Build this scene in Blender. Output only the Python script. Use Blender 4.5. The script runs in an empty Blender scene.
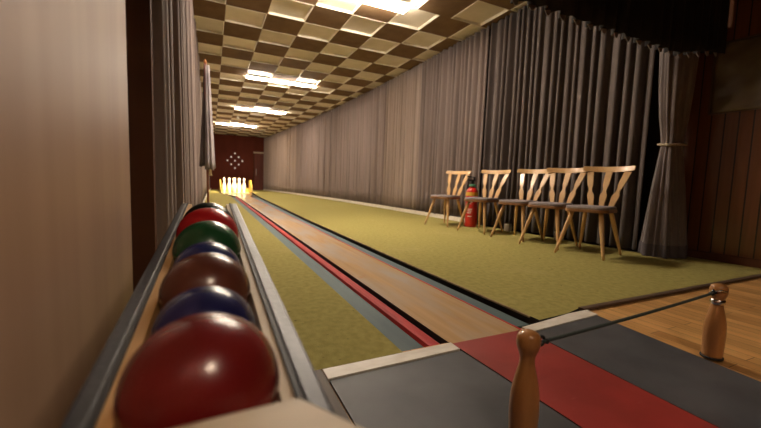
import bpy, bmesh, math, random
from mathutils import Vector, Matrix
random.seed(7)
SC = bpy.context.scene
COL = SC.collection
PI = math.pi

# ------------------------------------------------------------------ materials
def new_mat(name):
    m = bpy.data.materials.new(name); m.use_nodes = True
    nt = m.node_tree; b = nt.nodes['Principled BSDF']
    return m, nt, b

def mat(name, col, rough=.6, metal=0., col2=None, scale=(8, 8, 8), detail=4, bump=0., bscale=200., spec=.5,
        coat=0., sheen=0., lo=.35, hi=.65):
    m, nt, b = new_mat(name)
    b.inputs['Roughness'].default_value = rough
    b.inputs['Metallic'].default_value = metal
    b.inputs['Specular IOR Level'].default_value = spec
    b.inputs['Coat Weight'].default_value = coat
    b.inputs['Coat Roughness'].default_value = .12
    b.inputs['Sheen Weight'].default_value = sheen
    tc = nt.nodes.new('ShaderNodeTexCoord')
    mp = nt.nodes.new('ShaderNodeMapping'); mp.inputs['Scale'].default_value = scale
    nt.links.new(tc.outputs['Object'], mp.inputs['Vector'])
    n = nt.nodes.new('ShaderNodeTexNoise'); n.inputs['Scale'].default_value = 1; n.inputs['Detail'].default_value = detail
    nt.links.new(mp.outputs['Vector'], n.inputs['Vector'])
    r = nt.nodes.new('ShaderNodeValToRGB')
    if col2 is None: col2 = tuple(c * .8 for c in col)
    r.color_ramp.elements[0].position = lo; r.color_ramp.elements[1].position = hi
    r.color_ramp.elements[0].color = (*col2, 1); r.color_ramp.elements[1].color = (*col, 1)
    nt.links.new(n.outputs['Fac'], r.inputs['Fac'])
    nt.links.new(r.outputs['Color'], b.inputs['Base Color'])
    if bump:
        n2 = nt.nodes.new('ShaderNodeTexNoise'); n2.inputs['Scale'].default_value = bscale
        nt.links.new(tc.outputs['Object'], n2.inputs['Vector'])
        bp = nt.nodes.new('ShaderNodeBump'); bp.inputs['Strength'].default_value = bump; bp.inputs['Distance'].default_value = .004
        nt.links.new(n2.outputs['Fac'], bp.inputs['Height']); nt.links.new(bp.outputs['Normal'], b.inputs['Normal'])
    m['out'] = 1
    return m

def overlay(m, col, scale, lo, hi, detail=3, off=(0, 0, 0)):
    """mix another colour over the base through a noise mask (worn or stained patches)"""
    nt = m.node_tree; b = nt.nodes['Principled BSDF']
    src = b.inputs['Base Color'].links[0].from_socket
    tc = nt.nodes.new('ShaderNodeTexCoord'); mp = nt.nodes.new('ShaderNodeMapping')
    mp.inputs['Scale'].default_value = scale; mp.inputs['Location'].default_value = off
    nt.links.new(tc.outputs['Object'], mp.inputs['Vector'])
    n = nt.nodes.new('ShaderNodeTexNoise'); n.inputs['Scale'].default_value = 1; n.inputs['Detail'].default_value = detail
    nt.links.new(mp.outputs['Vector'], n.inputs['Vector'])
    mr = nt.nodes.new('ShaderNodeMapRange'); mr.inputs['From Min'].default_value = lo; mr.inputs['From Max'].default_value = hi
    nt.links.new(n.outputs['Fac'], mr.inputs['Value'])
    mx = nt.nodes.new('ShaderNodeMix'); mx.data_type = 'RGBA'
    nt.links.new(mr.outputs['Result'], mx.inputs['Factor'])
    nt.links.new(src, mx.inputs[6]); mx.inputs[7].default_value = (*col, 1)
    nt.links.new(mx.outputs[2], b.inputs['Base Color'])
    return m

def emis(name, col, s):
    m, nt, b = new_mat(name)
    b.inputs['Base Color'].default_value = (.8, .8, .75, 1)
    b.inputs['Emission Color'].default_value = (*col, 1); b.inputs['Emission Strength'].default_value = s
    return m

def planks(name, c1, c2, axis_scale, rough=.35, mortar=(.05, .02, .008), msize=.012, row=.25, brick=.5, rot=0, coat=0., spec=.5):
    """planks: brick texture in object space"""
    m, nt, b = new_mat(name)
    b.inputs['Roughness'].default_value = rough; b.inputs['Coat Weight'].default_value = coat
    b.inputs['Specular IOR Level'].default_value = spec
    tc = nt.nodes.new('ShaderNodeTexCoord'); mp = nt.nodes.new('ShaderNodeMapping')
    mp.inputs['Rotation'].default_value = rot if isinstance(rot, tuple) else (0, 0, rot)
    mp.inputs['Scale'].default_value = axis_scale
    nt.links.new(tc.outputs['Object'], mp.inputs['Vector'])
    br = nt.nodes.new('ShaderNodeTexBrick'); br.inputs['Scale'].default_value = 1
    br.inputs['Color1'].default_value = (*c1, 1); br.inputs['Color2'].default_value = (*c2, 1)
    br.inputs['Mortar'].default_value = (*mortar, 1); br.inputs['Mortar Size'].default_value = msize
    br.inputs['Row Height'].default_value = row; br.inputs['Brick Width'].default_value = brick
    br.inputs['Bias'].default_value = 0
    nt.links.new(mp.outputs['Vector'], br.inputs['Vector'])
    n = nt.nodes.new('ShaderNodeTexNoise'); n.inputs['Scale'].default_value = 6
    mp2 = nt.nodes.new('ShaderNodeMapping'); mp2.inputs['Scale'].default_value = (.35, 6, 6)
    nt.links.new(mp.outputs['Vector'], mp2.inputs['Vector']); nt.links.new(mp2.outputs['Vector'], n.inputs['Vector'])
    mr = nt.nodes.new('ShaderNodeMapRange'); mr.inputs['To Min'].default_value = .7; mr.inputs['To Max'].default_value = 1.25
    nt.links.new(n.outputs['Fac'], mr.inputs['Value'])
    mx = nt.nodes.new('ShaderNodeVectorMath'); mx.operation = 'SCALE'
    nt.links.new(br.outputs['Color'], mx.inputs[0]); nt.links.new(mr.outputs['Result'], mx.inputs['Scale'])
    nt.links.new(mx.outputs[0], b.inputs['Base Color'])
    bp = nt.nodes.new('ShaderNodeBump'); bp.inputs['Strength'].default_value = .4; bp.inputs['Distance'].default_value = .003; bp.invert = True
    nt.links.new(br.outputs['Fac'], bp.inputs['Height']); nt.links.new(bp.outputs['Normal'], b.inputs['Normal'])
    return m

M = {}
M['drape'] = mat('drape_mauve', (.27, .205, .185), .85, col2=(.20, .15, .132), scale=(3, 7, .4), sheen=.15, bump=.25, bscale=500)
M['drape2'] = mat('drape_beige', (.36, .28, .235), .85, col2=(.27, .205, .172), scale=(3, 7, .4), sheen=.15, bump=.25, bscale=500)
M['drape_dimmed'] = mat('drape_grey_dimmed', (.105, .079, .071), .85, col2=(.075, .056, .05), scale=(3, 3, 1), sheen=.15, bump=.25, bscale=500)  # near curtain: falloff of lamp light put into a darker cloth colour
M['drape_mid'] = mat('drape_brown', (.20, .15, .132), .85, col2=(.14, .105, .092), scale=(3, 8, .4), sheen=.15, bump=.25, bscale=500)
M['drape_tied'] = mat('drape_tied', (.175, .138, .132), .8, col2=(.13, .102, .098), scale=(5, 5, 2), sheen=.3, bump=.3, bscale=400)
M['pelmet'] = mat('pelmet_velvet', (.012, .007, .0065), .9, col2=(.007, .0045, .0045), scale=(6, 6, 2), sheen=.02)
M['fringe'] = mat('fringe_silver', (.30, .27, .26), .5, col2=(.2, .17, .17))
M['carpet'] = mat('carpet_olive', (.375, .322, .105), .95, col2=(.295, .252, .078), scale=(30, 24, 5), detail=9, bump=.9, bscale=260, spec=.1)
overlay(M['carpet'], (.11, .09, .03), (30, 30, 30), .70, .78, 2)
overlay(M['carpet'], (.42, .34, .14), (1.6, 1.5, 1), .58, .9, 6, (3.1, .4, 0))
M['carpet_edge'] = mat('carpet_backing', (.30, .21, .11), .9, col2=(.18, .12, .06), scale=(20, 20, 20))
M['edge_dark'] = mat('edge_dark', (.02, .016, .014), .8)
M['gutter'] = mat('gutter_teal', (.075, .12, .125), .7, col2=(.05, .085, .095), scale=(9, 1.2, 5), detail=6, bump=.15, bscale=60)
M['lane'] = mat('lane_plastic', (.56, .36, .18), .24, col2=(.46, .29, .14), scale=(22, .7, 5), detail=5, spec=.4)
overlay(M['lane'], (.46, .38, .30), (3.5, .8, 1), .42, .60, 5, (0, 2, 0))
overlay(M['lane'], (.52, .22, .10), (5, 2.5, 1), .66, .78, 3, (1, 5, 0))
M['red_strip'] = mat('red_strip', (.50, .03, .028), .65, col2=(.38, .025, .022), spec=.2, scale=(30, 2, 5))
M['mat_grey'] = mat('rubber_grey', (.085, .086, .094), .5, col2=(.06, .061, .067), scale=(6, 6, 6), detail=8, bump=.25, bscale=420, spec=.35)
M['mat_red'] = mat('rubber_red', (.33, .033, .026), .5, col2=(.25, .024, .018), scale=(5, 5, 5), detail=8, bump=.2, bscale=380, spec=.35)
overlay(M['mat_red'], (.36, .10, .075), (14, 60, 6), .66, .8, 3)
M['white_strip'] = mat('white_strip', (.80, .75, .66), .5, col2=(.68, .62, .53), scale=(12, 30, 5))
M['strip_grey'] = mat('trim_greywood', (.16, .13, .11), .7, col2=(.11, .09, .075), scale=(30, 3, 5))
M['trim_metal'] = mat('trim_brown_metal', (.12, .075, .05), .5, metal=.2)
M['parquet'] = planks('parquet_oak', (.78, .44, .16), (.52, .26, .085), (1, 1, 1), rough=.3, msize=.0012, row=.072, brick=.62, rot=PI / 2, coat=.1)
M['woodwall'] = planks('wood_cladding', (.17, .06, .02), (.12, .042, .014), (1, 1, 1), rough=.28, mortar=(.012, .005, .002), msize=.006, row=.105, brick=6, rot=(0, PI / 2, 0), coat=.25)
M['darkwood'] = mat('dark_wood', (.11, .042, .02), .85, spec=.1, col2=(.08, .03, .014), scale=(3, 3, .6), detail=6)
M['endwall'] = mat('end_wall_brown', (.125, .030, .018), .95, spec=.1, col2=(.10, .024, .014), scale=(2, 2, .7))
M['doorwood'] = mat('door_brown', (.15, .040, .024), .8, col2=(.11, .03, .018), scale=(6, 6, .6))
M['palepanel'] = mat('pale_birch', (.52, .325, .205), .5, col2=(.45, .275, .17), scale=(40, 14, .35), detail=6, spec=.35)
M['paleboard'] = mat('pale_board', (.50, .40, .27), .5, col2=(.42, .33, .22), scale=(4, 30, 10))
M['traywood'] = mat('tray_pine', (.58, .33, .12), .45, col2=(.48, .26, .085), scale=(40, 2, 10))
M['traylining'] = mat('tray_lining', (.60, .50, .36), .6, col2=(.54, .44, .31), scale=(10, 4, 10))
M['metal'] = mat('rail_metal', (.040, .040, .044), .38, metal=.2, col2=(.022, .022, .025), spec=.35, scale=(60, 4, 60), bump=.15, bscale=90)
M['rubber'] = mat('black_rubber', (.012, .012, .012), .6)
M['chairwood'] = mat('chair_beech', (.72, .46, .21), .38, col2=(.58, .35, .145), scale=(14, 14, 4), detail=5, coat=.25)
M['cushion'] = mat('cushion_grey', (.29, .245, .25), .9, col2=(.21, .175, .18), scale=(40, 40, 40), bump=.4, bscale=300)
M['seatwood'] = mat('seat_darker', (.26, .12, .045), .4, col2=(.2, .09, .03), scale=(14, 14, 4))
M['pegwood'] = mat('peg_wood', (.50, .235, .075), .36, col2=(.35, .15, .045), scale=(18, 18, 3.5), detail=6, coat=.3)
M['chrome'] = mat('chrome', (.75, .74, .72), .18, metal=1.)
M['rope'] = mat('rope_green', (.052, .075, .068), .7, col2=(.03, .045, .04), scale=(120, 300, 300), bump=.5, bscale=500)
M['ext_red'] = mat('extinguisher_red', (.62, .018, .012), .3, coat=.5)
M['ext_yellow'] = mat('label_yellow', (.70, .42, .05), .5)
M['ext_white'] = mat('label_white', (.72, .70, .66), .5)
M['ext_green'] = mat('gauge_green', (.10, .38, .22), .5)
M['black'] = mat('black_plastic', (.015, .015, .016), .4)
M['pin'] = mat('pin_white', (.85, .80, .66), .35, col2=(.80, .74, .58))
M['pinbox'] = mat('pin_box_yellow', (.38, .27, .04), .6, col2=(.30, .2, .03), scale=(3, 3, 3))
M['tile_light'] = mat('ceiling_tile_cream', (.84, .77, .64), .42, col2=(.72, .65, .51), scale=(3, 3, 3), detail=8, spec=.4)
M['tile_rim'] = mat('ceiling_rim_cream', (.85, .78, .64), .5)
M['tile_dark'] = mat('ceiling_tile_brown', (.20, .125, .065), .8, col2=(.165, .10, .052), scale=(5, 5, 5), spec=.15)
M['plaster_dark'] = mat('dark_plaster', (.045, .03, .022), .9)
M['subfloor'] = mat('subfloor', (.08, .06, .045), .9)
M['copper'] = mat('copper', (.62, .28, .12), .3, metal=.9)
M['pole'] = mat('pole_rosewood', (.33, .13, .10), .45)
M['bannercloth'] = mat('banner_cloth', (.50, .45, .46), .8, col2=(.22, .19, .2), scale=(8, 8, 2), sheen=.2)
M['bannerdark'] = mat('banner_cloth_dark', (.12, .10, .11), .8, col2=(.09, .075, .08), scale=(8, 8, 2))
M['tassel'] = mat('tassel_cream', (.66, .56, .38), .8)
M['cord'] = mat('tie_cord', (.50, .43, .30), .8, col2=(.25, .2, .14), scale=(90, 90, 90))
M['poster'] = mat('poster_paper', (.19, .15, .10), .5, col2=(.09, .068, .045), scale=(4, 3, 5), detail=5, coat=1., lo=.3, hi=.7)
M['lamp'] = emis('tube_glow', (1, .85, .69), 108)
M['lamp_body'] = mat('lamp_body_white', (.7, .68, .62), .5)
M['dot'] = emis('indicator_lens', (1, .75, .6), .35)
M['tileplug'] = mat('socket_white', (.6, .58, .52), .5)

# ------------------------------------------------------------------ helpers
def link(name, me, m=None, parent=None, smooth=False):
    o = bpy.data.objects.new(name, me); COL.objects.link(o)
    if m is not None:
        for x in (m if isinstance(m, (list, tuple)) else [m]): me.materials.append(x)
    if smooth:
        for p in me.polygons: p.use_smooth = True
    if parent is not None: o.parent = parent
    return o

def obj(name, bm, m=None, parent=None, smooth=False):
    bmesh.ops.recalc_face_normals(bm, faces=bm.faces[:])
    me = bpy.data.meshes.new(name); bm.to_mesh(me); bm.free()
    return link(name, me, m, parent, smooth)

def tag(o, label=None, cat=None, group=None, kind=None):
    if label: o['label'] = label
    if cat: o['category'] = cat
    if group: o['group'] = group
    if kind: o['kind'] = kind
    return o

def empty(name, loc, rz=0):
    o = bpy.data.objects.new(name, None); COL.objects.link(o); o.empty_display_size = .1
    o.location = loc; o.rotation_euler = (0, 0, rz); return o

def children(o): return [c for c in bpy.data.objects if c.parent == o]
def copy_tree(o, parent=None):
    c = o.copy(); COL.objects.link(c); c.parent = parent
    for ch in children(o): copy_tree(ch, c)
    return c

def bx(bm, x0, x1, y0, y1, z0, z1, bev=0, f=None):
    vs = [bm.verts.new(p) for p in [(x0, y0, z0), (x1, y0, z0), (x1, y1, z0), (x0, y1, z0), (x0, y0, z1), (x1, y0, z1), (x1, y1, z1), (x0, y1, z1)]]
    if f:
        for v in vs: v.co = f(v.co)
    fs = [bm.faces.new([vs[i] for i in q]) for q in [(0, 3, 2, 1), (4, 5, 6, 7), (0, 1, 5, 4), (1, 2, 6, 5), (2, 3, 7, 6), (3, 0, 4, 7)]]
    if bev:
        es = list({e for q in fs for e in q.edges})
        bmesh.ops.bevel(bm, geom=es, offset=bev, segments=2, affect='EDGES', profile=.6)
    return vs

def box(name, x0, x1, y0, y1, z0, z1, m, parent=None, bev=0, f=None):
    bm = bmesh.new(); bx(bm, x0, x1, y0, y1, z0, z1, bev, f); return obj(name, bm, m, parent)

def prism(bm, pts, z0, z1, f=None):
    lo = [bm.verts.new((x, y, z0)) for x, y in pts]; hi = [bm.verts.new((x, y, z1)) for x, y in pts]
    n = len(pts); bm.faces.new(lo[::-1]); bm.faces.new(hi)
    for i in range(n): bm.faces.new([lo[i], lo[(i + 1) % n], hi[(i + 1) % n], hi[i]])
    if f:
        for v in lo + hi: v.co = f(v.co)

def lathe(bm, prof, seg=24, c=(0, 0, 0)):
    rings = []
    for r, z in prof:
        if r < 1e-5: rings.append([bm.verts.new((c[0], c[1], c[2] + z))])
        else: rings.append([bm.verts.new((c[0] + r * math.cos(2 * PI * i / seg), c[1] + r * math.sin(2 * PI * i / seg), c[2] + z)) for i in range(seg)])
    for a, b in zip(rings, rings[1:]):
        for i in range(seg):
            j = (i + 1) % seg
            if len(a) == 1 and len(b) == 1: continue
            if len(a) == 1: bm.faces.new([a[0], b[j], b[i]])
            elif len(b) == 1: bm.faces.new([a[i], a[j], b[0]])
            else: bm.faces.new([a[i], a[j], b[j], b[i]])
    if len(rings[0]) > 1: bm.faces.new(rings[0][::-1])
    if len(rings[-1]) > 1: bm.faces.new(rings[-1])

def spline(pts, n=8):
    """Catmull-Rom through points"""
    P = [Vector(p) for p in pts]; out = []
    for i in range(len(P) - 1):
        p0 = P[max(i - 1, 0)]; p1 = P[i]; p2 = P[i + 1]; p3 = P[min(i + 2, len(P) - 1)]
        for k in range(n):
            t = k / n
            out.append(.5 * ((2 * p1) + (-p0 + p2) * t + (2 * p0 - 5 * p1 + 4 * p2 - p3) * t * t + (-p0 + 3 * p1 - 3 * p2 + p3) * t ** 3))
    out.append(P[-1]); return out

def tube(bm, pts, r, seg=10, cap=True):
    P = [Vector(p) for p in pts]; rings = []
    rr = r if isinstance(r, (list, tuple)) else [r] * len(P)
    up = Vector((0, 0, 1))
    for i, p in enumerate(P):
        t = (P[min(i + 1, len(P) - 1)] - P[max(i - 1, 0)]).normalized()
        u = up if abs(t.dot(up)) < .95 else Vector((1, 0, 0))
        a = t.cross(u).normalized(); b = a.cross(t)
        rings.append([bm.verts.new(p + (a * math.cos(2 * PI * k / seg) + b * math.sin(2 * PI * k / seg)) * rr[i]) for k in range(seg)])
    for A, B in zip(rings, rings[1:]):
        for k in range(seg): bm.faces.new([A[k], A[(k + 1) % seg], B[(k + 1) % seg], B[k]])
    if cap: bm.faces.new(rings[0][::-1]); bm.faces.new(rings[-1])

def prof_spline(prof, n=5):
    return [(max(p.x, 0), p.y) for p in [Vector((q.x, q.y)) for q in spline([(r, z, 0) for r, z in prof], n)]]

# ------------------------------------------------------------------ camera
H = .66
def cam_axes(yaw, pitch, roll):
    cy, sy, cp, sp = math.cos(yaw), math.sin(yaw), math.cos(pitch), math.sin(pitch)
    F = Vector((sy * cp, cy * cp, -sp)); R = Vector((cy, -sy, 0)); U = R.cross(F)
    return R * math.cos(roll) + U * math.sin(roll), -R * math.sin(roll) + U * math.cos(roll), F
R_, U_, F_ = cam_axes(*[math.radians(a) for a in (25.36, 4.85, 1.80)])
cd = bpy.data.cameras.new('camera'); cam = bpy.data.objects.new('camera', cd); COL.objects.link(cam)
cam.matrix_world = Matrix(((R_.x, U_.x, -F_.x, 0), (R_.y, U_.y, -F_.y, 0), (R_.z, U_.z, -F_.z, H), (0, 0, 0, 1)))
cd.sensor_width = 36; cd.lens = 358.4 / 761 * 36; cd.clip_start = .02; cd.clip_end = 100
cd.dof.use_dof = True; cd.dof.focus_distance = 1.75; cd.dof.aperture_fstop = 2.6
SC.camera = cam

# ------------------------------------------------------------------ setting
ZC = 3.333
RW = [(-4.5, 4.2), (9, 4.18), (12, 4.08), (16, 3.85), (20, 3.5), (24.2, 3.08)]     # right curtain line (Y, X)
LW = [(0, -.235), (10, -.235), (16, -.20), (24.2, -.08)]
def interp(T, y):
    if y <= T[0][0]: return T[0][1]
    for (a, b), (c, d) in zip(T, T[1:]):
        if y <= c: return b + (d - b) * (y - a) / (c - a)
    return T[-1][1]

# floors
s = box('floor', -.6, 5.2, 1.2, 24.6, -.10, -.055, M['subfloor']); tag(s, kind='structure')
s = box('floor_parquet', -1.2, 5.2, -4.2, 1.2, -.05, -.004, M['parquet']); s.name = 'floor'; tag(s, kind='structure')
s = box('floor_strip', 1.852, 4.5, 1.2, 1.2645, -.05, -.004, M['parquet']); s.name = 'floor'; tag(s, kind='structure')

def tile_ceiling():
    bm = bmesh.new()
    X0, Y0, PX, PY = -.384, 6.277, .6125, .652
    def tile(x0, x1, y0, y1, light):
        x1 = min(x1, 4.3); x0 = max(x0, -.45); y1 = min(y1, 24.4); y0 = max(y0, 1.9)
        if x1 - x0 < .03 or y1 - y0 < .03: return
        if not light:
            v = [bm.verts.new(p) for p in [(x0, y0, ZC), (x1, y0, ZC), (x1, y1, ZC), (x0, y1, ZC)]]
            bm.faces.new(v).material_index = 0; return
        a = .010; d = .035; e = .022
        L = []
        for i, z in ((0, ZC), (a, ZC - .004), (a + .006, ZC - .004), (e, ZC + d)):
            L.append([bm.verts.new(p) for p in [(x0 + i, y0 + i, z), (x1 - i, y0 + i, z), (x1 - i, y1 - i, z), (x0 + i, y1 - i, z)]])
        for r in range(3):
            for k in range(4):
                f = bm.faces.new([L[r][k], L[r][(k + 1) % 4], L[r + 1][(k + 1) % 4], L[r + 1][k]]); f.material_index = 2
        bm.faces.new(L[3]).material_index = 1
    for j in range(-7, 28):
        off = .2 if j <= -3 else 0
        for c in range(-1, 9):
            light = (c + j) % 2 == 1
            tile(X0 + PX * c + off, X0 + PX * (c + 1) + off, Y0 + PY * j, Y0 + PY * (j + 1), light)
    bmesh.ops.recalc_face_normals(bm, faces=bm.faces[:])
    o = obj('ceiling', bm, [M['tile_dark'], M['tile_light'], M['tile_rim']]); tag(o, kind='structure')
    s = box('ceiling', -1.2, 5.2, 1.9, 24.6, ZC + .06, ZC + .1, M['plaster_dark']); tag(s, kind='structure')
    s = box('ceiling', -1.2, 5.2, -4.2, 1.9, ZC - .05, ZC + .1, M['plaster_dark']); tag(s, kind='structure')
tile_ceiling()

s = box('wall_left', -.6, -.46, .9, 24.6, -.1, ZC + .1, M['plaster_dark']); tag(s, kind='structure')
s = box('wall_right', 4.62, 4.72, -4.2, 24.6, -.1, ZC + .1, M['plaster_dark']); tag(s, kind='structure')
s = box('wall_far', -.6, 4.8, 24.2, 24.3, -.1, ZC + .1, M['endwall']); tag(s, kind='structure')
s = box('wall_near', -1.2, 4.8, -4.2, -4.1, -.1, ZC + .1, M['plaster_dark']); tag(s, kind='structure')
s = box('wall_left_near', -1.2, -1.1, -4.2, .9, -.1, ZC + .1, M['plaster_dark']); s.name = 'wall_left'; tag(s, kind='structure')
s = box('wall_right_cladding', 4.5, 4.6, -4.0, 2.12, 0, ZC - .05, M['woodwall']); s.name = 'wall_right'; tag(s, kind='structure')
s = box('baseboard_right', 4.46, 4.4995, -4.0, 2.1, -.004, .08, M['darkwood']); tag(s, kind='structure')
# dark wooden reveal between the pale panel and the left curtain
s = box('wall_left_reveal', -.455, -.238, 1.94, 2.0, -.05, ZC - .06, M['darkwood']); s.name = 'wall_left'; tag(s, kind='structure')

# baseboards of the hall
def ribbon_board(name, T, ya, yb, off, th, z0, z1, m, step=1.0):
    bm = bmesh.new(); n = max(1, int((yb - ya) / step)); prev = None
    for i in range(n + 1):
        y = ya + (yb - ya) * i / n; x = interp(T, y) + off
        cur = [bm.verts.new(p) for p in [(x, y, z0), (x + th, y, z0), (x + th, y, z1), (x, y, z1)]]
        if prev:
            for k in range(4): bm.faces.new([prev[k], prev[(k + 1) % 4], cur[(k + 1) % 4], cur[k]])
        else: bm.faces.new(cur)
        prev = cur
    bm.faces.new(prev[::-1]); return obj(name, bm, m)
s = ribbon_board('baseboard_right', RW, 4.86, 24.15, -.055, .02, .0, .085, M['white_strip']); tag(s, kind='structure')
s = ribbon_board('baseboard_left', LW, 2.1, 24.15, .055, .015, .0, .085, M['white_strip']); tag(s, kind='structure')

# door in the far wall
d = box('door_1', 2.50, 3.06, 24.17, 24.199, -.02, 2.3, M['doorwood'], bev=.004); tag(d, kind='structure')
box('door_handle', 2.58, 2.62, 24.12, 24.17, .95, 1.35, M['chrome'], d, bev=.008)
s = box('trim_1', 2.44, 3.1, 24.15, 24.199, 2.32, 2.42, M['paleboard']); tag(s, kind='structure')
s = box('trim_2', 2.43, 2.49, 24.16, 24.199, -.02, 2.32, M['darkwood']); tag(s, kind='structure')

# ------------------------------------------------------------------ curtains
def curtain(name, fx, ya, yb, z0, z1, m, amp=.035, wl=.11, seed=0, step=.016, sgn=1):
    rnd = random.Random(seed); bm = bmesh.new()
    n = max(8, int((yb - ya) / step)); rows = 9
    ph = rnd.random() * 6
    # irregular pleats: cumulative phase
    phase = []; p = ph; f = 1.
    for i in range(n + 1):
        if i % 7 == 0: f = rnd.uniform(.65, 1.4)
        p += 2 * PI * (yb - ya) / n / wl * f; phase.append(p)
    av = [rnd.uniform(.6, 1.3) for _ in range(n // 6 + 3)]
    grid = []
    for r in range(rows + 1):
        t = r / rows; z = z0 + (z1 - z0) * t; row = []
        a0 = amp * (1.1 - .45 * t)
        for i in range(n + 1):
            y = ya + (yb - ya) * i / n
            k = i / 6; kk = int(k); a = a0 * (av[kk] * (1 - k + kk) + av[kk + 1] * (k - kk))
            q = phase[i] + .5 * math.sin(1.7 * (1 - t) + phase[i] * .13)
            s_ = -(2 * abs(math.sin(q / 2)) ** .85 - 1)
            dx = a * 1.15 * s_ + a * .22 * math.sin(.37 * q + 1)
            row.append(bm.verts.new((fx(y) + sgn * dx, y + .012 * math.cos(q), z)))
        grid.append(row)
    for r in range(rows):
        for i in range(n): bm.faces.new([grid[r][i], grid[r][i + 1], grid[r + 1][i + 1], grid[r + 1][i]])
    o = obj(name, bm, m, smooth=True)
    sd = o.modifiers.new('thick', 'SOLIDIFY'); sd.thickness = .004
    return o
fxr = lambda y: interp(RW, y) + .03
fxl = lambda y: interp(LW, y) - .03
g = 'pleated floor-length curtains along the right wall'
segs = [(2.30, 4.83, 'drape_dimmed', 'pleated grey-brown curtain nearest the tied drape, hanging behind the four nearer chairs', .05, .125),
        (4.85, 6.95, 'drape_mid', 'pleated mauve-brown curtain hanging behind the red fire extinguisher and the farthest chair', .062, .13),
        (6.97, 8.7, 'drape2', 'paler beige pleated curtain just beyond the row of chairs', .048, .12),
        (8.72, 13.0, 'drape', 'long mauve pleated curtain beyond the paler beige panel', .052, .16),
        (13.02, 17.5, 'drape', 'pleated curtain two thirds of the way down the right wall', .055, .2),
        (17.52, 24.1, 'drape2', 'farthest pleated curtain on the right wall, ending beside the brown door', .055, .26)]
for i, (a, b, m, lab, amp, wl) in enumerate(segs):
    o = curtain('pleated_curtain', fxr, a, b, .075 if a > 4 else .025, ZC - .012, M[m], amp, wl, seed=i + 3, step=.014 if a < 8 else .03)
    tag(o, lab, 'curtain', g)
o = curtain('pleated_curtain', fxl, 2.05, 9.5, .075, ZC - .02, M['drape'], .062, .15, seed=22, sgn=-1)
tag(o, 'pleated grey curtain on the left wall next to the dark wooden reveal', 'curtain', 'pleated curtains along the left wall')
o = curtain('pleated_curtain', fxl, 9.52, 24.1, .075, ZC - .02, M['drape2'], .028, .22, seed=21, step=.03, sgn=-1)
tag(o, 'far pale pleated curtain on the left wall, behind the furled banner', 'curtain', 'pleated curtains along the left wall')

# tied-back drape at the right
def tied():
    root = empty('tied_drape', (4.235, 2.08, .009))
    tag(root, 'grey stage drape gathered by a cord at the right, hem flaring on the carpet', 'drape')
    bm = bmesh.new(); seg = 96; rings = []
    T = [(0, .235, .17, .035), (.12, .232, .165, .035), (.4, .205, .14, .025), (.75, .165, .11, .01), (1.0, .135, .09, -.003), (1.12, .118, .08, 0), (1.2, .122, .085, .0),
         (1.4, .155, .10, -.01), (1.7, .185, .115, -.015), (2.0, .205, .12, -.02), (2.3, .22, .12, -.02)]
    for k, (z, rx, ry, ox) in enumerate(T):
        ring = []
        for i in range(seg):
            a = 2 * PI * i / seg
            fold = .055 * math.sin(7 * a + .6 * math.sin(z * 2)) + .05 * math.sin(13 * a + 2 + z * .7) + .025 * math.sin(23 * a + 1)
            w = 1 + fold * (1.5 if z < 1 else 1.2 if z > 1.3 else .7)
            ring.append(bm.verts.new((ox + rx * w * math.cos(a), ry * w * math.sin(a), z)))
        rings.append(ring)
    for A, B in zip(rings, rings[1:]):
        for i in range(seg): bm.faces.new([A[i], A[(i + 1) % seg], B[(i + 1) % seg], B[i]])
    c = obj('cloth', bm, M['drape_tied'], root, True)
    # darker hem band
    bm = bmesh.new(); rr = []
    for z, rx, ry in ((.0, .2375, .1725), (.125, .234, .168)):
        rr.append([])
        for i in range(seg):
            a = 2 * PI * i / seg
            fold = .055 * math.sin(7 * a + .6 * math.sin(z * 2)) + .05 * math.sin(13 * a + 2 + z * .7) + .025 * math.sin(23 * a + 1)
            w = 1 + fold * 1.5
            rr[-1].append(bm.verts.new((.035 + (rx + .003) * w * math.cos(a), (ry + .003) * w * math.sin(a), z)))
    for i in range(seg): bm.faces.new([rr[0][i], rr[0][(i + 1) % seg], rr[1][(i + 1) % seg], rr[1][i]])
    h = obj('hem', bm, M['bannerdark'], root, True); h['label'] = 'darker brown hem band'
    bm = bmesh.new()
    pts = [(.135 * math.cos(a), .10 * math.sin(a), 1.14 + .016 * math.sin(a + 1)) for a in [2 * PI * i / 40 for i in range(41)]]
    tube(bm, pts, .013, 8)
    pts = [(-.135, -.01, 1.135), (-.15, -.03, 1.12), (-.14, -.06, 1.11)]
    tube(bm, pts, .010, 8)
    t = obj('tie_cord', bm, M['cord'], root, True); t['label'] = 'twisted pale cord'
tied()

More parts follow.
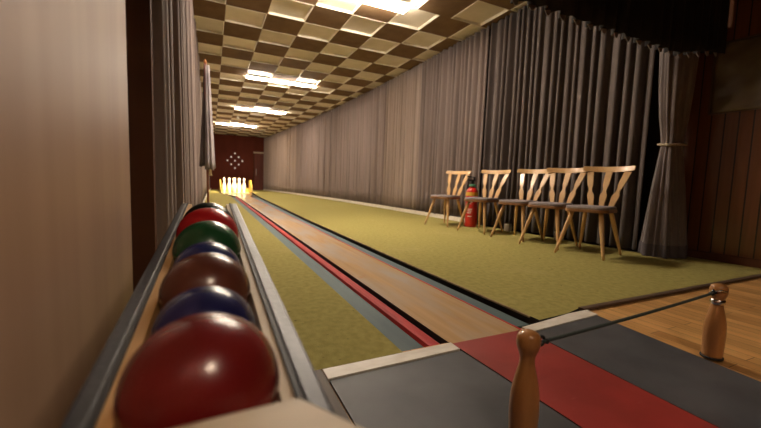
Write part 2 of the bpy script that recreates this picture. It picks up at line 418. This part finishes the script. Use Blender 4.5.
# pelmet
def pelmet():
    root = empty('pelmet', (2.0, 1.87, 1.875)); tag(root, 'black gathered pelmet with silver fringed scallops hanging at the top right', 'pelmet')
    bm = bmesh.new(); n = 420; rows = 8; g = []
    xa, xb = -.2, 4.478
    def low(x):
        b = .0 if x < 3.75 else min((x - 3.75) * .22, .12)
        return 1.875 + b + .022 * abs(math.sin(x * 2 * PI / .30))
    for r in range(rows + 1):
        t = r / rows; row = []
        for i in range(n + 1):
            x = xa + (xb - xa) * i / n; z = low(x) * (1 - t) + (ZC - .07) * t
            y = 1.93 + (.035 - .015 * t) * math.sin(x * 2 * PI / .15) + .012 * math.sin(x * 2 * PI / .067)
            row.append(bm.verts.new((x - 2.0, y - 1.93, z - 1.875)))
        g.append(row)
    for r in range(rows):
        for i in range(n): bm.faces.new([g[r][i], g[r][i + 1], g[r + 1][i + 1], g[r + 1][i]])
    o = obj('velvet', bm, M['pelmet'], root, True); sd = o.modifiers.new('thick', 'SOLIDIFY'); sd.thickness = .006
    x = xa + .05; k = 0
    while x < xb - .1:
        z = low(x); w = .028 + .012 * ((k * 37) % 5) / 5; y = 1.93 + .035 * math.sin(x * 2 * PI / .15) - .012
        bm = bmesh.new(); V = [Vector((p[0] - 2, p[1] - 1.93, p[2] - 1.875)) for p in [(x - w, y, z + .004), (x + w, y, z + .012), (x + w * .5, y - .008, z - .025), (x - w * .3, y - .01, z - .035)]]
        A = [bm.verts.new(v) for v in V]; B = [bm.verts.new(v + Vector((0, -.006, 0))) for v in V]
        bm.faces.new(A); bm.faces.new(B[::-1])
        for i in range(4): bm.faces.new([A[i], A[(i + 1) % 4], B[(i + 1) % 4], B[i]])
        obj('fringe_tuft', bm, M['fringe'], root)
        x += .15; k += 1
pelmet()

# ------------------------------------------------------------------ lane, gutters, carpets
def poly_slab(name, pts, z0, z1, m, side=None, parent=None):
    bm = bmesh.new(); prism(bm, pts, z0, z1)
    o = obj(name, bm, [m] + ([side] if side else []), parent)
    if side:
        for p in o.data.polygons:
            if abs(p.normal.z) < .5: p.material_index = 1
    return o

lane = empty('bowling_lane', (1.1, 1.17, 0)); tag(lane, 'long narrow worn tan skittles lane running from the red runner to the pins', 'bowling lane')
off = lambda pts: [(x - 1.1, y - 1.17) for x, y in pts]
LL = [(.903, 1.172), (.903, 14.6), (.42, 17.6), (.42, 19.9)]
LR = [(1.75, 19.9), (1.75, 17.6), (1.36, 14.6), (1.30, 3.0), (1.30, 1.172)]
poly_slab('running_surface', off(LL + LR), -.054, 0, M['lane'], M['edge_dark'], lane)
e = poly_slab('edge_strip', off([(1.301, 1.172), (1.301, 3.0), (1.361, 14.6), (1.378, 14.6), (1.313, 3.0), (1.313, 1.172)]), -.02, .001, M['red_strip'], None, lane)
e['label'] = 'thin red edge strip'
# left gutter with its red rail
o = poly_slab('gutter', [(.678, 1.172), (.678, 14.5), (.90, 14.5), (.90, 1.172)], -.05, -.03, M['gutter']); tag(o, 'teal-grey flat gutter on the left of the lane beside the red rail', 'gutter', 'gutters beside the lane')
o = poly_slab('gutter', [(1.316, 1.27), (1.316, 3.0), (1.381, 14.6), (1.655, 14.6), (1.48, 6.0), (1.458, 3.0), (1.458, 1.27)], -.05, -.03, M['gutter']); tag(o, 'teal-grey flat gutter on the right of the lane beside the thin red line', 'gutter', 'gutters beside the lane')
bm = bmesh.new()
sec = [(.815, -.029), (.822, -.012), (.838, -.008), (.868, -.008), (.880, -.015), (.884, -.029)]
for i, (a, b) in enumerate(zip(sec, sec[1:] + sec[:1])): pass
A = [bm.verts.new((x, 1.172, z)) for x, z in sec]; B = [bm.verts.new((x, 14.4, z)) for x, z in sec]
for k in range(6): bm.faces.new([A[k], A[(k + 1) % 6], B[(k + 1) % 6], B[k]])
bm.faces.new(A[::-1]); bm.faces.new(B)
rail = obj('ball_rail', bm, M['red_strip']); tag(rail, 'long red rail strip running along the left side of the lane', 'rail')

# carpets
o = poly_slab('carpet', [(-.19, 1.165), (-.165, 23.9), (.35, 23.9), (.35, 18.2), (.675, 14.6), (.675, 2.0), (.675, 1.18)], -.054, .004, M['carpet'], M['carpet_edge'])
tag(o, 'narrow olive green carpet strip between the left wall and the lane', 'carpet')
cr = empty('carpet', (2.8, 1.3, 0)); tag(cr, 'wide olive green carpet on the right of the lane under the row of chairs', 'carpet')
offc = lambda pts: [(x - 2.8, y - 1.3) for x, y in pts]
R_edge = [(1.475, 1.225), (1.475, 1.5), (1.475, 3.0), (1.50, 6), (1.68, 14.6), (1.83, 18.0), (1.83, 23.9)]
wallpts = [(3.06, 23.9), (3.46, 20), (3.8, 16), (4.03, 12), (4.12, 9), (4.14, 2.2), (4.455, 2.1), (4.455, 1.30), (1.87, 1.281), (1.70, 1.24)]
poly_slab('pile', offc(R_edge + wallpts), -.054, .007, M['carpet'], M['edge_dark'], cr)
poly_slab('edging', offc([(1.462, 1.28), (1.462, 3.0), (1.487, 6), (1.667, 14.6), (1.675, 14.6), (1.495, 6), (1.474, 3.0), (1.474, 1.28)]), .0, .0085, M['carpet_edge'], M['carpet_edge'], cr)['label'] = 'frayed beige edge'
o = poly_slab('trim_3', [(1.84, 1.245), (1.84, 1.278), (4.455, 1.298), (4.455, 1.265)], -.003, .012, M['trim_metal']); tag(o, kind='structure')

# foul line strips
o = poly_slab('foul_line', [(.345, 1.092), (.345, 1.158), (.895, 1.168), (.895, 1.108)], -.003, .012, M['white_strip']); tag(o, 'white foul line strip on the left, between the narrow carpet and the left grey mat', 'foul line', 'white foul line strips')
o = poly_slab('foul_line', [(1.315, 1.13), (1.315, 1.185), (1.5, 1.205), (1.70, 1.232), (1.85, 1.235), (1.835, 1.165)], -.003, .010, M['white_strip']); tag(o, 'white foul line strip on the right, between the wide carpet and the right grey mat', 'foul line', 'white foul line strips')
# approach mats
o = poly_slab('rubber_mat', [(.350, 1.09), (.897, 1.104), (.915, .65), (.94, -1.0), (.35, -1.0)], -.003, .006, M['mat_grey'], M['edge_dark']); tag(o, 'blue-grey rubber mat left of the red runner, in front of the ball rack', 'mat', 'grey rubber mats')
o = poly_slab('red_runner', [(.902, 1.167), (1.306, 1.167), (1.285, .5), (1.26, -1.0), (.945, -1.0), (.92, .65)], -.003, .007, M['mat_red'], M['edge_dark']); tag(o, 'red rubber runner leading up to the lane between two grey mats', 'mat')
o = poly_slab('rubber_mat', [(1.311, 1.128), (1.83, 1.162), (1.745, .5), (1.66, -1.0), (1.266, -1.0), (1.290, .5)], -.003, .006, M['mat_grey'], M['edge_dark']); tag(o, 'dark grey rubber mat right of the red runner, up to the oak parquet', 'mat', 'grey rubber mats')
o = poly_slab('trim_4', [(.285, -1.0), (.285, 1.16), (.34, 1.158), (.34, -1.0)], -.003, .012, M['strip_grey']); tag(o, kind='structure')

# ------------------------------------------------------------------ ball rack and balls
SL = .07
def shear(c): c = c.copy(); c.z += SL * c.y; return c
rack = empty('ball_rack', (-.009, 0, 0)); tag(rack, 'sloping ball return rack with grey metal rims holding a row of coloured balls', 'ball rack')
Y1 = 1.95
box('tray_floor', -.096, .096, .30, Y1, .30, .3205, M['traywood'], rack, f=shear)
# sloping cream infill between floor and right wall
for sx in (1, -1):
    bm = bmesh.new()
    pts = [(sx * .060, .3208), (sx * .0765, .3965), (sx * .096, .3975), (sx * .096, .3208)]
    A = [bm.verts.new(shear(Vector((x, .30, z)))) for x, z in pts]; B = [bm.verts.new(shear(Vector((x, Y1, z)))) for x, z in pts]
    for k in range(4): bm.faces.new([A[k], A[(k + 1) % 4], B[(k + 1) % 4], B[k]])
    bm.faces.new(A[::-1]); bm.faces.new(B)
    obj('side_lining', bm, M['traylining' if sx > 0 else 'traywood'], rack)
for sx, nm in ((1, 'right'), (-1, 'left')):
    bm = bmesh.new(); bx(bm, *( (.0965, .124) if sx > 0 else (-.120, -.0965)), .285, Y1, .33, .400, bev=.005, f=shear)
    obj('rim', bm, M['metal'], rack)
    bm = bmesh.new(); bx(bm, *( (.0905, .0963) if sx > 0 else (-.0963, -.0905)), .30, Y1, .397, .403, f=shear)
    obj('rubber_seal', bm, M['rubber'], rack)
bm = bmesh.new()
prism(bm, [(-.155, -.02), (-.155, .315), (.073, .323), (.1265, .239), (.1265, -.02)], .30, .458)
o = obj('front_cap', bm, M['paleboard'], rack); o.location = (.009, 0, 0); o['label'] = 'pale wooden end cap with a cut corner'
bv = o.modifiers.new('bev', 'BEVEL'); bv.width = .004; bv.segments = 2
box('base', -.085, .085, -.02, 1.15, -.004, .299, M['darkwood'], rack)

def ball(y, r, col, col2, lab):
    z = .321 + SL * y + r * math.sqrt(1 + SL * SL) + .0004
    bm = bmesh.new(); bmesh.ops.create_uvsphere(bm, u_segments=64, v_segments=40, radius=r)
    m = mat('ball_' + lab.split()[0], col, .26, col2=col2, scale=(7, 7, 7), detail=9, spec=.5, lo=.25, hi=.7)
    o = obj('bowling_ball', bm, m, smooth=True); o.location = (-.009, y, z); o.rotation_euler = (.6 * y, y * 2, y)
    tag(o, lab, 'ball', 'balls in the ball rack'); return o
ball(.419, .08, (.20, .012, .011), (.10, .006, .006), 'maroon red ball, the largest and nearest in the rack')
ball(.570, .0698, (.020, .020, .11), (.008, .009, .045), 'dark blue ball right behind the big maroon red ball')
ball(.7165, .0762, (.13, .038, .022), (.07, .02, .012), 'chocolate brown ball between the two blue balls')
ball(.863, .0695, (.018, .026, .13), (.01, .012, .06), 'navy blue ball between the brown ball and the green ball, mostly hidden')
ball(1.0125, .0795, (.018, .085, .030), (.01, .05, .018), 'green ball between the navy ball and the bright red ball')
ball(1.177, .0844, (.50, .016, .018), (.36, .012, .014), 'bright red ball behind the green ball')
ball(1.344, .0814, (.012, .022, .016), (.006, .010, .008), 'blackish green ball, the farthest in the rack')

# pale birch panel beside the rack
p = box('wood_panel', -.225, -.185, -1.4, 1.095, -.004, 3.1, M['palepanel'], bev=.003); tag(p, 'tall pale birch veneer panel filling the left edge beside the ball rack', 'panel')

# ------------------------------------------------------------------ skittle bollards and rope
PEG = [(0.031, 0), (.033, .02), (.0355, .08), (.0355, .11), (.033, .145), (.0265, .18), (.0195, .21), (.0183, .226), (.0205, .24), (.0268, .257), (.0288, .272), (.026, .289), (.015, .298), (0, .3)]
def peg(x, y, lab, hs=1.):
    root = empty('skittle_bollard', (x, y, .0065)); tag(root, lab, 'bollard', 'wooden skittle bollards carrying the cord')
    bm = bmesh.new(); lathe(bm, prof_spline(PEG, 4), 40); obj('body', bm, M['pegwood'], root, True)
    bm = bmesh.new(); lathe(bm, [(.037, -.002), (.037, .004), (.033, .006)], 32); obj('foot', bm, M['rubber'], root)
    return root
pl = peg(.716, .622, 'honey-coloured skittle-shaped bollard in the foreground, at the left end of the cord')
pr = peg(1.823, .683, 'skittle-shaped bollard by the oak parquet, at the right end of the cord')
bm = bmesh.new(); lathe(bm, [(.019, .216), (.0235, .219), (.0245, .227), (.0235, .235), (.0195, .238)], 28)
obj('neck_ring', bm, M['chrome'], pr, True)['label'] = 'shiny metal ring'
bm = bmesh.new()
tube(bm, [(-.02, 0, .262), (-.04, .003, .262), (-.052, 0, .268)], .004, 8)
tube(bm, [(-.03 + .012 * math.cos(a), .004, .266 + .012 * math.sin(a)) for a in [i * PI / 8 for i in range(15)]], .003, 8)
tube(bm, [(-.012 , -.03, .275), (-.03, -.02, .28), (-.045, 0, .27)], .004, 8)
obj('hook', bm, M['chrome'], pr, True)
bm = bmesh.new(); tube(bm, [(.026, 0, .262), (.034, .001, .262), (.040, .003, .267), (.046, .002, .262)], .003, 8)
obj('hook', bm, M['chrome'], pl, True)
LRP = Vector((.716 + .055, .624, .268)); RRP = Vector((1.823 - .050, .683, .272))
rope = empty('barrier_cord', LRP); tag(rope, 'dark green cord stretched between the two skittle bollards', 'cord')
bm = bmesh.new()
n = 24; pts = []
for i in range(n + 1):
    t = i / n; q = LRP.lerp(RRP, t) - LRP; q.z -= .004 * math.sin(PI * t); pts.append(q)
tube(bm, pts, .0052, 10); obj('cord', bm, M['rope'], rope, True)
bm = bmesh.new()
tube(bm, [(-.006 + .012 * math.cos(a), .002, .002 + .012 * math.sin(a)) for a in [i * PI / 10 for i in range(21)]], .0038, 8)
lathe(bm, [(.006, -.006), (.008, 0), (.006, .006)], 12, (.012, 0, 0))
obj('end_loop', bm, M['rubber'], rope, True)
bm = bmesh.new(); D = RRP - LRP
tube(bm, [D + Vector((-.012, 0, 0)), D + Vector((.002, 0, 0)), D + Vector((.010, -.004, .006))], .0085, 10)
obj('end_sleeve', bm, M['black'], rope, True)

# ------------------------------------------------------------------ chairs (local: front = -X)
def splat(bm, base, top, w, th):
    """waisted back slat between two points; width along Y"""
    base = Vector(base); top = Vector(top); ax = (top - base)
    prof = [(0, .95), (.08, .8), (.2, .95), (.33, 1.2), (.40, 1.1), (.46, .65), (.51, .55), (.56, .65), (.64, 1.0), (.75, 1.1), (.9, 1.15), (1, 1.2)]
    nrm = Vector((ax.z, 0, -ax.x)).normalized(); F = []; Bk = []
    for t, k in prof:
        p = base + ax * t; bow = -.012 * math.sin(PI * t)
        for s in (-1, 1):
            q = p + Vector((0, s * w * k, 0)) + nrm * bow
            F.append(bm.verts.new(q + nrm * th)); Bk.append(bm.verts.new(q - nrm * th))
    for i in range(len(prof) - 1):
        a = 2 * i
        bm.faces.new([F[a], F[a + 1], F[a + 3], F[a + 2]]); bm.faces.new([Bk[a + 1], Bk[a], Bk[a + 2], Bk[a + 3]])
        bm.faces.new([F[a], F[a + 2], Bk[a + 2], Bk[a]]); bm.faces.new([F[a + 1], Bk[a + 1], Bk[a + 3], F[a + 3]])
    bm.faces.new([F[0], Bk[0], Bk[1], F[1]]); bm.faces.new([F[-2], F[-1], Bk[-1], Bk[-2]])

def seat_outline(s=1., n=8):
    pts = [(-.235, -.20), (-.235, .20), (.185, .175), (.185, -.175)]; out = []
    r = .075
    cs = [(-1, -1), (-1, 1), (1, 1), (1, -1)]
    for (x, y), (sx, sy) in zip(pts, cs):
        a0 = {(-1, -1): -PI / 2, (-1, 1): PI, (1, 1): PI / 2, (1, -1): 0}[(sx, sy)]
        for i in range(n + 1):
            a = a0 - i * (PI / 2) / n
            out.append(((x - sx * r + r * math.cos(a)) * s, (y - sy * r + r * math.sin(a)) * s))
    # bow the front edge
    return [(x - (.02 * (1 - (y / .21) ** 2) if x < -.15 else 0), y) for x, y in out]

def chair():
    root = empty('wooden_chair', (0, 0, 0))
    bm = bmesh.new(); prism(bm, seat_outline(), .432, .462)
    o = obj('seat', bm, M['seatwood'], root); b = o.modifiers.new('bev', 'BEVEL'); b.width = .006; b.segments = 2
    bm = bmesh.new(); ol = seat_outline(.965)
    R = []
    for k, z in ((1., .4622), (1.01, .474), (.985, .486), (.9, .492)):
        R.append([bm.verts.new((x * k, y * k, z)) for x, y in ol])
    for A, B in zip(R, R[1:]):
        for i in range(len(ol)): bm.faces.new([A[i], A[(i + 1) % len(ol)], B[(i + 1) % len(ol)], B[i]])
    bm.faces.new(R[-1]); bm.faces.new(R[0][::-1])
    obj('cushion', bm, M['cushion'], root, True)['label'] = 'grey seat pad'
    for (fx, fy, tx, ty) in ((-.275, -.225, -.16, -.13), (-.275, .225, -.16, .13), (.235, -.20, .12, -.12), (.235, .20, .12, .12)):
        bm = bmesh.new(); P = [Vector((fx, fy, 0)).lerp(Vector((tx, ty, .432)), t / 8) for t in range(9)]
        tube(bm, P, [.0115, .0135, .0155, .0175, .019, .0205, .0215, .021, .018], 14); obj('leg', bm, M['chairwood'], root, True)
    bm = bmesh.new(); splat(bm, (.165, -.085, .44), (.315, -.178, .845), .027, .0085); obj('back_slat', bm, M['chairwood'], root)
    bm = bmesh.new(); splat(bm, (.175, 0, .44), (.335, 0, .842), .027, .0085); obj('back_slat', bm, M['chairwood'], root)
    bm = bmesh.new(); splat(bm, (.165, .085, .44), (.315, .178, .845), .027, .0085); obj('back_slat', bm, M['chairwood'], root)
    # top rail: bowed, ends lifted
    bm = bmesh.new(); n = 20; rings = []
    for i in range(n + 1):
        t = -1 + 2 * i / n; y = .246 * t
        x = .345 - .055 * t * t; zc = .872 + .012 * t * t; hh = .030 - .004 * t * t + .0 * t
        if abs(t) > .93: hh *= .85
        tl = .011
        lean = .010
        rings.append([bm.verts.new(p) for p in [(x - tl - lean, y, zc - hh), (x + tl - lean, y, zc - hh), (x + tl + lean, y, zc + hh), (x - tl + lean, y, zc + hh)]])
    for A, B in zip(rings, rings[1:]):
        for k in range(4): bm.faces.new([A[k], A[(k + 1) % 4], B[(k + 1) % 4], B[k]])
    bm.faces.new(rings[0][::-1]); bm.faces.new(rings[-1])
    o = obj('top_rail', bm, M['chairwood'], root); b = o.modifiers.new('bev', 'BEVEL'); b.width = .005; b.segments = 2
    return root
c0 = chair()
CH = [(3.50, 2.355, 13, 'light beech chair nearest the camera, first of the row beside the tied drape'),
      (3.555, 2.88, 13, 'light beech chair second from the tied drape'),
      (3.60, 3.40, 13, 'light beech chair in the middle of the row of five'),
      (3.58, 4.08, 16, 'light beech chair just in front of the red fire extinguisher'),
      (3.52, 4.88, 19, 'light beech chair farthest away, standing beyond the fire extinguisher')]
for i, (x, y, a, lab) in enumerate(CH):
    o = c0 if i == 0 else copy_tree(c0)
    o.location = (x, y, .0125); o.rotation_euler = (0, 0, math.radians(a))
    tag(o, lab, 'chair', 'light wooden chairs in a row along the curtain')

# ------------------------------------------------------------------ fire extinguisher
def extinguisher():
    root = empty('fire_extinguisher', (3.80, 4.60, .0075), 0); root.scale = (1.05, 1.05, 1.13); tag(root, 'red fire extinguisher with black hose standing between the two farthest chairs', 'fire extinguisher')
    bm = bmesh.new(); lathe(bm, [(.078, 0), (.088, .01), (.09, .03), (.09, .47), (.086, .51), (.07, .54), (.045, .56), (.028, .57), (.028, .59)], 36); obj('cylinder', bm, M['ext_red'], root, True)
    def band(name, z0, z1, a0, a1, m, r=.0912):
        bm = bmesh.new(); n = 16; v = []
        for i in range(n + 1):
            a = math.radians(a0 + (a1 - a0) * i / n)
            v.append((bm.verts.new((r * math.cos(a), r * math.sin(a), z0)), bm.verts.new((r * math.cos(a), r * math.sin(a), z1))))
        for p, q in zip(v, v[1:]): bm.faces.new([p[0], q[0], q[1], p[1]])
        return obj(name, bm, m, root, True)
    band('label_band', .445, .495, 120, 300, M['ext_yellow'])['label'] = 'yellow label band'
    for k, (z, a0, a1) in enumerate([(.385, 190, 245), (.355, 195, 238), (.33, 190, 226), (.25, 188, 240), (.225, 192, 236), (.20, 188, 230), (.15, 196, 235)]):
        n = 8; v = []; bm = bmesh.new()
        for i in range(n + 1):
            a = math.radians(a0 + (a1 - a0) * i / n); v.append((bm.verts.new((.0914 * math.cos(a), .0914 * math.sin(a), z)), bm.verts.new((.0914 * math.cos(a), .0914 * math.sin(a), z + .012))))
        for i, (p, q) in enumerate(zip(v, v[1:])):
            bm.faces.new([p[0], q[0], q[1], p[1]])
        obj('printed_line', bm, M['ext_white'], root)
    bm = bmesh.new(); lathe(bm, [(.03, .575), (.05, .58), (.05, .605), (.03, .61)], 24); obj('safety_collar', bm, M['ext_green'], root, True)['label'] = 'pale green collar'
    bm = bmesh.new(); lathe(bm, [(.024, .6), (.028, .62), (.024, .66), (.012, .67)], 20)
    bx(bm, -.10, .05, -.012, .012, .655, .675, .004); obj('valve', bm, M['black'], root)
    bm = bmesh.new(); bx(bm, -.11, .045, -.014, .014, .70, .714, .004, f=lambda c: Vector((c.x, c.y, c.z + (c.x) * -.12))); 
    bx(bm, .02, .04, -.01, .01, .66, .705, .003); obj('lever', bm, M['black'], root)
    bm = bmesh.new(); tube(bm, spline([(-.01, .02, .64), (.0, .07, .66), (.005, .115, .60), (.005, .115, .45), (.0, .112, .30), (-.01, .108, .16), (-.02, .105, .10)], 6), .012, 12); obj('hose', bm, M['black'], root, True)
extinguisher()

# floor-level cable boxes between the chairs
for x, y, lab in ((4.03, 4.02, 'small white block at the foot of the curtain behind the fourth chair'), (4.03, 3.14, 'small white block at the foot of the curtain behind the middle chair')):
    o = box('floor_block', -.03, .03, -.05, .05, 0, .11, M['tileplug'], bev=.006); o.location = (x, y, .0075); tag(o, lab, 'block', 'small white blocks at the foot of the curtain')

# ------------------------------------------------------------------ pins at the far end
deck = empty('pin_deck', (1.085, 17.7, 0)); tag(deck, 'yellowish pin deck with side boards around the nine pins', 'pin deck')
box('platform', -.66, .66, .0, 2.1, .0005, .012, M['lane'], deck)
for sx in (-1, 1):
    bm = bmesh.new(); prism(bm, [(0, .2), (1.9, .2), (1.9, .78), (1.1, .78)], -.02, .02, f=lambda c, s=sx: Vector((s * .66 + c.z + s * .022, c.x, c.y - .16)))
    obj('side_board', bm, M['pinbox'], deck)
bm = bmesh.new(); bx(bm, -.70, .70, 2.12, 2.16, .0, .20); obj('back_board', bm, M['pinbox'], deck)
PIN = [(r, z * 1.13) for r, z in [(.040, 0), (.046, .02), (.066, .12), (.078, .22), (.072, .30), (.048, .38), (.031, .435), (.030, .46), (.040, .50), (.047, .54), (.045, .575), (.030, .605), (0, .615)]]
bmp = bmesh.new(); lathe(bmp, prof_spline(PIN, 3), 24)
pin0 = None
names = {(0, 0): 'front pin at the near tip of the diamond', (0, 4): 'rear pin at the far tip of the diamond', (-2, 2): 'leftmost pin of the diamond', (2, 2): 'rightmost pin of the diamond', (0, 2): 'king pin in the centre of the diamond',
         (-1, 1): 'pin on the front left side of the diamond', (1, 1): 'pin on the front right side of the diamond', (-1, 3): 'pin on the rear left side of the diamond', (1, 3): 'pin on the rear right side of the diamond'}
for (i, j), lab in names.items():
    if pin0 is None: o = pin0 = obj('ninepin', bmp, M['pin'], smooth=True)
    else: o = pin0.copy(); COL.objects.link(o)
    o.location = (1.01 + .222 * i, 18.15 + .26 * j, .0126)
    tag(o, 'pale cream skittle, ' + lab, 'pin', 'nine pins at the end of the lane')

# indicator lamps on the far wall
ind = empty('pin_indicator', (1.35, 24.19, 1.8)); tag(ind, 'diamond of nine small round lamps on the brown far wall above the pins', 'indicator')
for i, j in [(0, 0), (-1, 1), (1, 1), (-2, 2), (0, 2), (2, 2), (-1, 3), (1, 3), (0, 4)]:
    bm = bmesh.new(); bmesh.ops.create_cone(bm, cap_ends=True, segments=16, radius1=.05, radius2=.04, depth=.03)
    bmesh.ops.rotate(bm, verts=bm.verts, matrix=Matrix.Rotation(PI / 2, 3, 'X')); o = obj('indicator_lamp', bm, M['dot'], ind); o.location = (.215 * i, -.02, -.46 + .225 * j)

# ------------------------------------------------------------------ banner on pole by left wall
def banner():
    root = empty('furled_banner', (-.045, 6.0, .0045)); tag(root, 'grey banner furled on a copper-tipped pole against the left curtain', 'banner')
    bm = bmesh.new(); tube(bm, [(.008, 0, 0), (-.02, 0, 2.33)], .016, 12); obj('pole', bm, M['pole'], root, True)
    bm = bmesh.new(); lathe(bm, [(.010, 2.32), (.02, 2.33), (.024, 2.345), (.018, 2.365), (.006, 2.385), (0, 2.39)], 16, (-.02, 0, 0)); obj('finial', bm, M['copper'], root, True)
    for nm, ox, z0, z1, r0, r1, m, oy in (('cloth', -.06, .85, 2.30, .042, .024, 'bannerdark', .02), ('cloth', .035, .80, 2.29, .060, .024, 'bannercloth', -.03)):
        bm = bmesh.new(); seg = 40; R = []
        for k in range(13):
            t = k / 12; z = z0 + (z1 - z0) * t; r = r0 + (r1 - r0) * t ** .8; R.append([])
            for i in range(seg):
                a = 2 * PI * i / seg; w = 1 + .22 * math.sin(5 * a + t * 1.5) + .1 * math.sin(9 * a)
                R[-1].append(bm.verts.new((ox * (1 - .75 * t) + r * w * math.cos(a), oy + r * w * math.sin(a), z + (.03 * math.sin(2 * a) if k == 0 else 0))))
        for A, B in zip(R, R[1:]):
            for i in range(seg): bm.faces.new([A[i], A[(i + 1) % seg], B[(i + 1) % seg], B[i]])
        bm.faces.new(R[0][::-1]); bm.faces.new(R[-1])
        obj(nm, bm, M[m], root, True)
    bm = bmesh.new(); lathe(bm, [(.008, .79), (.022, .77), (.018, .75), (.026, .70), (.022, .695)], 16, (.035, -.03, 0)); obj('tassel', bm, M['tassel'], root, True)
banner()

# ------------------------------------------------------------------ poster on the cladding
po = empty('poster', (4.499, 1.5, 1.75)); tag(po, 'dark glossy plastic-covered poster on the wood cladding at the right edge', 'poster')
bm = bmesh.new(); n = 24; g = []
for a in range(n + 1):
    row = []
    for b in range(n + 1):
        y = -.45 + .86 * a / n; z = -.30 + .66 * b / n
        row.append(bm.verts.new((-.012 + .005 * math.sin(y * 17 + z * 9) * math.sin(z * 13 + 1) + .003 * math.sin(z * 31 + y * 21), y, z)))
    g.append(row)
for a in range(n):
    for b in range(n): bm.faces.new([g[a][b], g[a + 1][b], g[a + 1][b + 1], g[a][b + 1]])
o = obj('sheet', bm, M['poster'], po, True); sd = o.modifiers.new('t', 'SOLIDIFY'); sd.thickness = .001
bm = bmesh.new()
bx(bm, -.014, -.001, -.46, .42, -.31, -.298); bx(bm, -.014, -.001, -.46, .42, .358, .37); bx(bm, -.014, -.001, .408, .42, -.298, .358); bx(bm, -.014, -.001, -.46, -.448, -.298, .358)
obj('frame', bm, M['trim_metal'], po)

# ------------------------------------------------------------------ ceiling lamps
X0, Y0, PX, PY = -.384, 6.277, .6125, .652
def lamp(c, j, lab, w=.15, dz=.05):
    y = Y0 + PY * j - .12; x0 = X0 + PX * c; x1 = x0 + PX * 3
    root = empty('ceiling_lamp', ((x0 + x1) / 2, y, ZC)); tag(root, lab, 'ceiling lamp', 'strip lamps across the chequered ceiling')
    L = (x1 - x0) / 2
    box('housing', -L, L, 0, w, -.02, -.001, M['lamp_body'], root)
    box('diffuser', -L + .01, L - .01, .008, w - .008, -dz, -.0205, M['lamp'], root, bev=.012)
lamp(2, -2, 'bright strip lamp nearest the camera, at the top edge of the picture', .2, .085)
lamp(2, 6, 'second strip lamp from the camera on the chequered ceiling')
lamp(2, 13, 'third strip lamp from the camera on the chequered ceiling')
lamp(1, 20, 'farthest strip lamp, above the pins')

def area(name, loc, size, sy, power, col, rot=(0, 0, 0)):
    l = bpy.data.lights.new(name, 'AREA'); l.shape = 'RECTANGLE'; l.size = size; l.size_y = sy; l.energy = power; l.color = col
    o = bpy.data.objects.new(name, l); COL.objects.link(o); o.location = loc; o.rotation_euler = rot; return o
# lamp behind the camera, read from the cord's shadow; unseen lampshade deepened to spare curtains
pd = empty('pendant_lamp', (.45, -1.05, 2.55)); tag(pd, 'small round pendant lamp in the room behind the lane', 'lamp')
bm = bmesh.new(); lathe(bm, [(.17, -.092), (.165, -.06), (.15, .02), (.14, .06), (.10, .12), (.03, .16), (.01, .165), (.01, .733), (.008, .733), (.008, .155), (.09, .112), (.13, .055), (.14, .015), (.155, -.06), (.16, -.092)], 28)
for f in [f for f in bm.faces if len(f.verts) > 4]: bm.faces.remove(f)
obj('cutoff_shade', bm, M['lamp_body'], pd, True)
bm = bmesh.new(); bmesh.ops.create_uvsphere(bm, u_segments=20, v_segments=12, radius=.03); o = obj('bulb', bm, emis('bulb_glow', (1, .78, .58), 1500), pd, True); o.location = (0, 0, -.02)
# ceiling spot added to brighten the pins, in place of pin-box lighting
sp = empty('added_spot_fixture', (1.05, 16.6, ZC)); tag(sp, 'small added ceiling spotlight above the end of the lane to brighten the pins', 'spotlight')
bm = bmesh.new(); lathe(bm, [(.03, -.16), (.05, -.15), (.05, -.06), (.02, -.05), (.02, -.002)], 16); obj('housing', bm, M['lamp_body'], sp)
l = bpy.data.lights.new('added_pin_spot', 'SPOT'); l.energy = 3500; l.spot_size = math.radians(34); l.spot_blend = .4; l.color = (1, .8, .45); l.shadow_soft_size = .05
o = bpy.data.objects.new('added_pin_spot', l); COL.objects.link(o); o.location = (1.05, 16.6, ZC - .19)
o.rotation_euler = (Vector((1.03, 18.75, .4)) - o.location).to_track_quat('-Z', 'Y').to_euler()

w = bpy.data.worlds.new('world'); SC.world = w; w.use_nodes = True
w.node_tree.nodes['Background'].inputs[0].default_value = (.02, .016, .012, 1)
SC.view_settings.view_transform = 'Standard'; SC.view_settings.look = 'None'; SC.view_settings.gamma = 1
SC.view_settings.use_curve_mapping = False
SC.view_settings.exposure = 0.38
